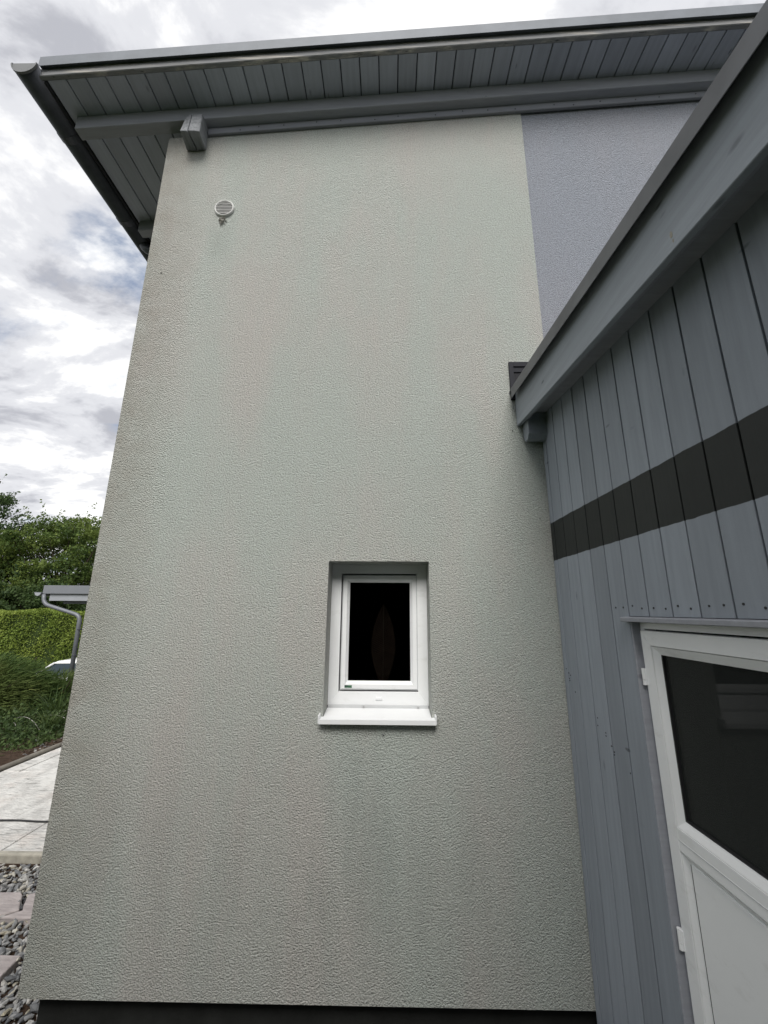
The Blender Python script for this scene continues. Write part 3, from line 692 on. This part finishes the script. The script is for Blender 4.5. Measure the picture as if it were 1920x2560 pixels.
def bead(y0, y1, z0, z1, w, nm='glazing_bead'):
    mbx = MB(); o = [(y0, z0), (y1, z0), (y1, z1), (y0, z1)]; n = [(y0+w, z0+w), (y1-w, z0+w), (y1-w, z1-w), (y0+w, z1-w)]
    for i in range(4):
        j = (i+1) % 4
        mbx.add([(DX+0.0025, *o[i]), (DX+0.0025, *o[j]), (DX+0.016, *n[j]), (DX+0.016, *n[i]), (DX+0.04, *o[i]), (DX+0.04, *o[j]), (DX+0.04, *n[j]), (DX+0.04, *n[i])], HF)
    return mbx.build(nm, 'pvc', door)
gy0, gy1 = LY0+0.0515, LY1-0.0515
bead(gy0, gy1, 1.0965, LT-0.0515, 0.026)
box('seal', DX+0.014, DX+0.030, gy0+0.0255, gy1-0.0255, 1.1215, 1.1265, 'rubber', door, bevel=0)
box('seal', DX+0.014, DX+0.030, gy1-0.031, gy1-0.0255, 1.1265, LT-0.077, 'rubber', door, bevel=0)
box('pane', DX+0.022, DX+0.028, gy0+0.02, gy1-0.02, 1.115, LT-0.07, 'pane_grey', door, bevel=0)
bead(gy0, gy1, LB+0.0515, 1.0285, 0.022)
box('seal', DX+0.012, DX+0.016, gy1-0.027, gy1-0.0215, LB+0.07, 1.0068, 'rubber', door, bevel=0)
box('door_panel', DX+0.010, DX+0.03, gy0+0.02, gy1-0.0268, LB+0.07, 1.010, 'pvc', door, bevel=0.001)
box('rail_groove', DX-0.0006, DX+0.002, LY0+0.051, LY1-0.051, 1.0600, 1.0618, 'pvc_seal', door, bevel=0)
for z0 in (1.503, 0.745, 0.1):
    h = MB(); yh = LY1+0.004
    h.tube([(DX-0.004, yh, z0), (DX-0.004, yh, z0+0.017)], 0.0068, 10); h.tube([(DX-0.004, yh, z0+0.0185), (DX-0.004, yh, z0+0.055)], 0.0068, 10)
    h.box(DX-0.0035, DX+0.002, yh-0.012, yh, z0+0.002, z0+0.053); h.build('hinge', 'pvc', door)
mb = MB(); mb.tube([(DX, LY0+0.025, 0.95), (DX-0.05, LY0+0.025, 0.95), (DX-0.055, LY0+0.13, 0.95)], 0.009, 8); mb.build('door_handle', 'pvc', door)

# ------------------------------------------------------------------ carport beyond
cp = empty('carport', (-6.8, 7.6, -0.2), 'small grey flat-roofed carport with a bent downpipe beyond the house corner', 'carport')
CY = 7.0
box('roof_edge', -7.86, -3.0, CY, CY+4.5, 2.075, 2.262, 'carport_grey', cp, bevel=0.006)
box('fascia_board', -7.72, -3.0, CY+0.05, CY+0.09, 1.922, 2.0745, 'carport_light', cp, bevel=0.003)
box('soffit', -7.70, -3.0, CY+0.095, CY+4.4, 2.03, 2.074, 'deck_dark', cp)
for px, py in ((-6.72, CY+0.2), (-6.72, CY+4.2)): box('post', px, px+0.14, py, py+0.14, -0.4, 2.03, 'carport_grey', cp, bevel=0.004)
box('crossbeam', -7.5, -3.0, CY+0.2, CY+0.32, 1.86, 2.0295, 'carport_grey', cp)
g2 = halfpipe(-7.93, 2.10, 0.075, CY-0.04, CY+4.5).build('gutter', 'pipe_zinc', cp)
g2v = MB(); g2v.tube([(-7.93, CY-0.044, 2.098), (-7.93, CY-0.039, 2.098)], 0.001, 4)
n = 12; v = [(-7.93+0.072*math.cos(math.pi+math.pi*i/n), CY-0.043, 2.10+0.072*math.sin(math.pi+math.pi*i/n)) for i in range(n+1)]; v += [(a, CY-0.038, c_) for a, b, c_ in v]
build('end_cap', v, [tuple(range(n+1)), tuple(reversed(range(n+1, 2*n+2)))] + [(i, (i+1) % (n+1), n+1+(i+1) % (n+1), n+1+i) for i in range(n+1)], 'carport_light', g2)
mb = MB(); mb.tube(bend([(-7.83, CY+0.02, 2.06), (-7.78, CY, 1.85), (-6.90, CY, 1.60), (-6.865, CY, -0.2)], 0.13, 6), 0.043, 12)
dp = mb.build('downpipe', 'pipe_zinc', cp, smooth=True)
for zz in (1.30, 0.75):
    mb = MB(); mb.tube([(-6.87, CY, zz), (-6.87, CY, zz+0.02)], 0.049, 12); mb.tube([(-6.87, CY, zz+0.01), (-6.70, CY+0.2, zz+0.01)], 0.005, 6); mb.build('pipe_clip', 'zinc_dark', dp)

# ------------------------------------------------------------------ parked car on the lower drive
def car(loc, rot):
    root = empty('parked_car', loc, 'white car parked beyond the shrubs, only its roof showing below the hedge', 'car')
    prof = [(-2.05, 0.35), (-2.1, 0.62), (-2.0, 0.86), (-1.25, 0.97), (-0.55, 1.38), (0.2, 1.46), (1.1, 1.42), (1.75, 1.12), (2.0, 0.92), (2.05, 0.45), (1.95, 0.28), (-1.95, 0.25)]
    def tum(z): return 0.86 - max(0, z-0.9)*0.34
    # lower body
    low = [(-2.05, 0.35), (-2.1, 0.62), (-2.0, 0.84), (-1.2, 0.95), (1.8, 0.98), (2.02, 0.88), (2.08, 0.5), (1.95, 0.26), (-1.95, 0.24)]
    def extr(pts, wf, name, mat, parent, bevel=0.03):
        n = len(pts); vv = [(x, -wf(z), z) for x, z in pts] + [(x, wf(z), z) for x, z in pts]
        ff = [tuple(range(n)), tuple(reversed(range(n, 2*n)))] + [(i, (i+1) % n, n+(i+1) % n, n+i) for i in range(n)]
        me = bpy.data.meshes.new(name); me.from_pydata(vv, [], ff); bm = bmesh.new(); bm.from_mesh(me)
        bmesh.ops.recalc_face_normals(bm, faces=bm.faces)
        bmesh.ops.bevel(bm, geom=list(bm.edges), offset=bevel, segments=3, affect='EDGES', profile=0.6, clamp_overlap=True); bm.to_mesh(me); bm.free()
        me.polygons.foreach_set('use_smooth', [True]*len(me.polygons))
        return link(name, me, mat, parent)
    body = extr(low, lambda z: 0.88 if z < 0.9 else 0.84, 'body', 'car_white', root, 0.05)
    gh = extr([(-1.15, 0.94), (-0.5, 1.36), (1.25, 1.36), (1.78, 0.95)], lambda z: 0.83 - (z-0.94)*0.38, 'window_band', 'car_glass', root, 0.04)
    extr([(-0.62, 1.345), (-0.45, 1.43), (0.3, 1.475), (1.1, 1.44), (1.42, 1.34)], lambda z: 0.70 - (z-1.34)*0.6, 'roof', 'car_white', root, 0.03)
    for s_ in (-1, 1):
        for xa, xb in ((-1.12, -0.52), (0.32, 0.34), (1.15, 1.62)):
            mbx = MB(); mbx.tube([(xa, s_*0.84, 0.95), (xb, s_*0.685, 1.37)], 0.035, 8)
            o = build('pillar', mbx.v, mbx.f, 'car_white', None, smooth=True, origin=(0, 0, 0)); o.parent = root; o.location = (0, 0, 0)
        mbx = MB(); mbx.box(-0.95, -0.75, s_*0.9-0.08, s_*0.9+0.08, 0.93, 1.05); o = build('mirror', mbx.v, mbx.f, 'car_white', None, bevel=0.03, seg=2, origin=(0, 0, 0)); o.parent = root; o.location = (0, 0, 0)
        for xa in (-1.3, 1.3):
            mbx = MB(); mbx.tube([(xa, s_*0.70, 0.32), (xa, s_*0.89, 0.32)], 0.32, 20); wv = build('wheel', mbx.v, mbx.f, 'tyre', None, bevel=0.02, origin=(0, 0, 0)); wv.parent = root; wv.location = (0, 0, 0)
            mbx = MB(); mbx.tube([(xa, s_*0.885, 0.32), (xa, s_*0.897, 0.32)], 0.2, 16); rr = build('rim', mbx.v, mbx.f, 'rim', None, origin=(0, 0, 0)); rr.parent = wv; rr.location = (0, 0, 0)
        mbx = MB(); mbx.box(-2.08, -1.9, s_*0.65-0.14, s_*0.65+0.14, 0.62, 0.76); o = build('headlight', mbx.v, mbx.f, 'rim', None, bevel=0.03, origin=(0, 0, 0)); o.parent = root; o.location = (0, 0, 0)
    root.rotation_euler = (0, 0, rot)
    return root
car((-10.45, 12.3, -1.335), math.radians(8))

# ------------------------------------------------------------------ planting
def leaves(P, size, aspect=0.55, upbias=0.3):
    n = len(P); size = np.broadcast_to(size, (n,))
    d = rng.normal(size=(n, 3)); d /= np.linalg.norm(d, axis=1)[:, None]
    nr = rng.normal(size=(n, 3)); nr[:, 2] += upbias*2; t = np.cross(d, nr); t /= np.linalg.norm(t, axis=1)[:, None]+1e-9
    a = d*(size[:, None]*0.5); b = t*(size[:, None]*0.5*aspect)
    V = np.stack([P-a, P-0.1*a+b, P+a, P-0.1*a-b], 1).reshape(-1, 3)
    return V, np.arange(4*n).reshape(n, 4)
def stuffmesh(name, V, F, mat, parent=None, origin=(0, 0, 0), kind=None):
    me = bpy.data.meshes.new(name); o3 = np.array(origin); V = np.asarray(V) - o3
    F = np.asarray(F); me.vertices.add(len(V)); me.vertices.foreach_set('co', V.ravel())
    k_ = F.shape[1]; me.loops.add(F.size); me.loops.foreach_set('vertex_index', F.ravel().astype(np.int32))
    me.polygons.add(len(F)); me.polygons.foreach_set('loop_start', np.arange(0, F.size, k_, dtype=np.int32)); me.polygons.foreach_set('loop_total', np.full(len(F), k_, dtype=np.int32))
    me.update(calc_edges=True)
    o = link(name, me, mat, parent)
    o.location = Vector(origin) - (wloc(parent) if parent else Vector((0, 0, 0)))
    if kind: o['kind'] = kind
    return o
def tree(x, y, h, rx, rz, nclus, nl, lsize, mat, label, crown_c=0.62, squash=1.0):
    z0 = gz(x, y) - 0.1; root = empty('tree', (x, y, z0), label, 'tree', 'trees beyond the hedge')
    tb = MB(); tips = []
    th = h*crown_c
    tb.tube([(x+0.15*math.sin(t*3+x), y+0.1*math.cos(t*4), z0+t*th) for t in np.linspace(0, 1, 7)], [0.22*h/9*(1-0.6*t) for t in np.linspace(0, 1, 7)], 9)
    cc = np.array([x, y, z0+h-rz])
    cl = []
    for i in range(nclus):
        d = rng.normal(size=3); d /= np.linalg.norm(d); r = rng.uniform(0.35, 1.0)**0.5
        c_ = cc + d*np.array([rx, rx, rz])*r*rng.uniform(0.75, 1.05); cl.append(c_)
    for c_ in cl[::3]:
        s_ = np.array([x, y, z0+th*rng.uniform(0.5, 1.0)]); mid = (s_+c_)/2 + rng.normal(0, 0.25, 3) - np.array([0, 0, 0.2])
        tb.tube([s_, mid, c_], [0.07, 0.045, 0.012], 5)
    tb.build('trunk', 'bark', root, smooth=True)
    Ps = []
    for c_ in cl:
        r = rng.uniform(0.45, 0.95)*rx/3.2; m_ = int(nl/nclus*rng.uniform(0.6, 1.4))
        q = rng.normal(size=(m_, 3)); q /= np.linalg.norm(q, axis=1)[:, None]; q *= (rng.uniform(0.15, 1, m_)**0.5)[:, None]*r
        q[:, 2] *= 0.6
        Ps.append(c_+q)
    # loose twigs out of the silhouette
    for i in range(nclus//5):
        d = rng.normal(size=3); d[2] = abs(d[2]); d /= np.linalg.norm(d); b0 = cc + d*np.array([rx, rx, rz])*0.95
        t = rng.uniform(0, 1, 26)[:, None]; Ps.append(b0 + t*d*rng.uniform(0.4, 1.0)*rx/3 + rng.normal(0, 0.07, (26, 3)))
    V, F = leaves(np.concatenate(Ps), rng.uniform(0.7, 1.3, sum(len(p) for p in Ps))*lsize, 0.6, 0.5)
    stuffmesh('crown', V, F, mat, root, origin=cc)
    return root
tree(-19.0, 21.0, 8.7, 3.6, 3.6, 190, 52000, 0.145, 'leaf_tree', 'broad deciduous tree with yellow-green crown right behind the hedge and carport', 0.5)
tree(-23.8, 19.5, 10.4, 3.0, 4.6, 150, 32000, 0.15, 'leaf_dark', 'taller dark tree whose branch tips poke in at the left edge', 0.6)
tree(-15.6, 25.0, 7.9, 4.0, 3.7, 180, 42000, 0.16, 'leaf_dark', 'dark leafy tree partly hidden by the house corner above the carport', 0.5)
tree(-18.0, 18.0, 5.0, 2.7, 2.5, 120, 28000, 0.14, 'leaf_dark', 'low dark bushy tree directly above the hedge top', 0.4)
tree(-21.8, 17.6, 5.4, 2.0, 2.6, 80, 16000, 0.14, 'leaf_tree', 'light green bushy tree at the left edge above the hedge', 0.4)

def hedge(name, x0, x1, y0, y1, z0, z1, n, size, label):
    root = empty(name, ((x0+x1)/2, (y0+y1)/2, z0), label, 'hedge')
    box('core', x0+0.12, x1-0.12, y0+0.12, y1-0.12, z0, z1-0.14, 'hedge_core', root)
    m1 = int(n*0.7); m2 = n-m1
    wob = lambda a, b: 0.06*np.sin(a*2.1+b*1.3)+0.05*np.sin(a*5.3-b*3.1)
    a = rng.uniform(x0, x1, m1); b = rng.uniform(z0, z1, m1)
    P1 = np.stack([a, y0+wob(a, b)+np.abs(rng.normal(0, 0.07, m1)), b], 1)
    a = rng.uniform(x0, x1, m2); b = rng.uniform(y0, y1, m2)
    P2 = np.stack([a, b, z1+wob(a, b)-np.abs(rng.normal(0, 0.06, m2))+0.04], 1)
    V, F = leaves(np.concatenate([P1, P2]), rng.uniform(0.7, 1.3, n)*size, 0.55, 0.4)
    stuffmesh('foliage', V, F, 'leaf_hedge', root, origin=((x0+x1)/2, y0, z0))
    return root
hedge('hedge', -22.0, -9.5, 15.0, 16.3, -1.4, 1.62, 52000, 0.075, 'long clipped yellow-green hedge below the trees')

hb = hedge('added_shade_hedge', -5.5, 9.0, -6.2, -4.9, -0.2, 4.8, 12000, 0.22, 'unseen tall hedge added behind the camera to darken the lower house wall and window pane')  # added out of view: blocks low sky from the wall, darkens pane reflections

def blades(roots, dirs, length, width, curve, seg=4):
    """curved tapering blades; returns V,F (quads)"""
    n = len(roots); t = np.linspace(0, 1, seg+1)
    side = np.cross(dirs, rng.normal(size=(n, 3))); side /= np.linalg.norm(side, axis=1)[:, None]+1e-9
    V = np.empty((n, seg+1, 2, 3))
    for i, s_ in enumerate(t):
        c_ = roots + dirs*(length*s_)[:, None] + curve*((length*s_**2)[:, None])
        w = (width*(1-s_*0.92)*0.5)[:, None]*side
        V[:, i, 0] = c_-w; V[:, i, 1] = c_+w
    base = (np.arange(n)*(seg+1)*2)[:, None]
    F = np.concatenate([base + np.array([[2*i, 2*i+1, 2*i+3, 2*i+2]]) for i in range(seg)], 1).reshape(-1, 4)
    return V.reshape(-1, 3), F
def nrm(a): return a/np.linalg.norm(a, axis=1)[:, None]
# feathery juniper
def juniper(x, y, rx, ry, h, n, label, lean):
    root = empty('juniper_shrub', (x, y, -0.12), label, 'shrub')
    tb = MB()
    for i in range(14):
        a = rng.uniform(0, 6.28); tb.tube([(x, y, -0.12), (x+0.4*rx*math.cos(a), y+0.4*ry*math.sin(a), 0.25*h), (x+0.8*rx*math.cos(a), y+0.8*ry*math.sin(a), h*rng.uniform(0.4, 0.8))], [0.03, 0.02, 0.006], 5)
    tb.build('stem', 'bark', root)
    th = rng.uniform(0, 6.28, n); el = np.arccos(rng.uniform(0.0, 1, n)); rr = rng.uniform(0.45, 0.98, n)
    d = np.stack([np.sin(el)*np.cos(th), np.sin(el)*np.sin(th), np.cos(el)], 1)
    P_ = np.array([x, y, -0.10]) + d*np.array([rx, ry, h])*rr[:, None]
    dirs = nrm(d*np.array([1, 1, 0.6]) + np.array([lean, 0, 0.25]) + rng.normal(0, 0.22, (n, 3)))
    V, F = blades(P_, dirs, rng.uniform(0.07, 0.20, n), rng.uniform(0.009, 0.020, n), np.array([0.1*lean, 0, -0.12]) + rng.normal(0, 0.10, (n, 3)), 3)
    stuffmesh('foliage', V, F, 'leaf_juniper', root, origin=(x, y, -0.1))
juniper(-7.55, 5.8, 1.30, 1.0, 1.0, 22000, 'feathery spreading juniper with yellowish tips in front of the hedge', 0.8)
juniper(-6.55, 6.3, 0.7, 0.7, 0.62, 6000, 'smaller feathery green shrub between the juniper and the downpipe', 0.4)
def grass_clump(x, y, h, n, label, spread=0.30):
    root = empty('grass_clump', (x, y, -0.11), label, 'grass clump', 'long-leaved grass clumps in the bed')
    P_ = np.stack([x+rng.normal(0, 0.06, n), y+rng.normal(0, 0.06, n), np.full(n, -0.11)], 1)
    th = rng.uniform(0, 6.28, n); r = rng.uniform(0.1, spread*1.6, n)
    dirs = nrm(np.stack([np.cos(th)*r, np.sin(th)*r, np.ones(n)], 1)); L_ = rng.uniform(0.5, 1.0, n)*h
    cur = np.stack([np.cos(th)*r*1.2, np.sin(th)*r*1.2, -0.35*np.ones(n)], 1)
    V, F = blades(P_, dirs, L_*1.25, rng.uniform(0.012, 0.024, n), cur, 6)
    stuffmesh('leaf_blade', V, F, 'leaf_grass', root, origin=(x, y, -0.1), kind='stuff')
grass_clump(-5.75, 5.25, 0.74, 90, 'tall long-leaved grass clump beside the house edge, in front of the downpipe')
grass_clump(-6.25, 5.1, 0.42, 60, 'middle-sized long-leaved grass clump in front of the juniper')
grass_clump(-5.35, 4.7, 0.42, 80, 'low grass clump nearest the house edge in the bed')
# ground-cover weeds and grass
n = 5200
x = rng.uniform(-8.6, -4.75, n); y = rng.uniform(3.2, 6.3, n)
keep = (rng.uniform(size=n) < np.clip((-(x+4.75))/0.55, 0.04, 1)*np.clip((y-2.8)/1.0, 0.1, 1)); x, y = x[keep], y[keep]; n = len(x)
th = rng.uniform(0, 6.28, n)
V, F = blades(np.stack([x, y, np.full(n, -0.11)], 1), nrm(np.stack([np.cos(th)*0.8, np.sin(th)*0.8, np.ones(n)], 1)), rng.uniform(0.06, 0.20, n), rng.uniform(0.008, 0.018, n), np.stack([np.cos(th)*0.5, np.sin(th)*0.5, -0.4*np.ones(n)], 1), 4)
tag(stuffmesh('ground_cover', V, F, 'leaf_grass', None, (-6.5, 5, -0.1), 'stuff'), 'low tangle of weeds and grass covering the bed under the juniper', 'ground cover')
n = 14000; x = rng.uniform(-8.4, -4.8, n); y = rng.uniform(3.6, 6.2, n)
V, F = leaves(np.stack([x, y, -0.08+np.abs(rng.normal(0, 0.10, n))*np.clip((-(x+4.7))/0.8, 0.1, 1)], 1), rng.uniform(0.03, 0.07, n), 0.6, 1.0)
tag(stuffmesh('leafy_ground_cover', V, F, 'leaf_dark', None, (-6.5, 5, -0.1), 'stuff'), 'small-leaved dark weeds spread over the bed soil', 'ground cover')
n = 260; PB = np.stack([-4.55-np.abs(rng.normal(0, 0.5, n)), rng.uniform(1.4, 5.6, n), np.full(n, -0.085)], 1)
blobs('bed_stones', PB, rng.uniform(0.008, 0.028, n), 'stone', 'scattered small stones and mulch on the bare soil along the edging', 'stones')
n = 500; PB = np.stack([-4.55-np.abs(rng.normal(0, 0.6, n)), rng.uniform(1.4, 5.6, n), np.full(n, -0.08)], 1)
blobs('bed_mulch', PB, rng.uniform(0.012, 0.04, n), 'bark', 'brown bark mulch strewn over the soil bed beside the patio', 'mulch', flat=0.3)
# a few dry stalks arching over the weeds
for i, (xa, ya, ln, az) in enumerate(((-5.3, 4.5, 0.75, 2.6), (-5.1, 4.9, 0.6, 2.9), (-5.6, 4.4, 0.5, 2.2), (-5.8, 5.2, 0.7, 0.6))):
    lab = ['longest dry pale stalk arching leftwards over the weeds', 'dry pale stalk close to the house edge, above the weeds', 'short dry stalk low over the soil, left of the others', 'dry pale stalk leaning right beside the tall grass clump'][i]
    mb = MB(); mb.tube([(xa+math.cos(az)*ln*t, ya+math.sin(az)*ln*t*0.6, -0.1+ln*(0.75*t-0.55*t*t)) for t in np.linspace(0, 1, 8)], [0.006*(1-0.7*t) for t in np.linspace(0, 1, 8)], 5)
    tag(mb.build('dry_stalk', 'debris', smooth=True), lab, 'stalk', 'dry stalks in the bed')
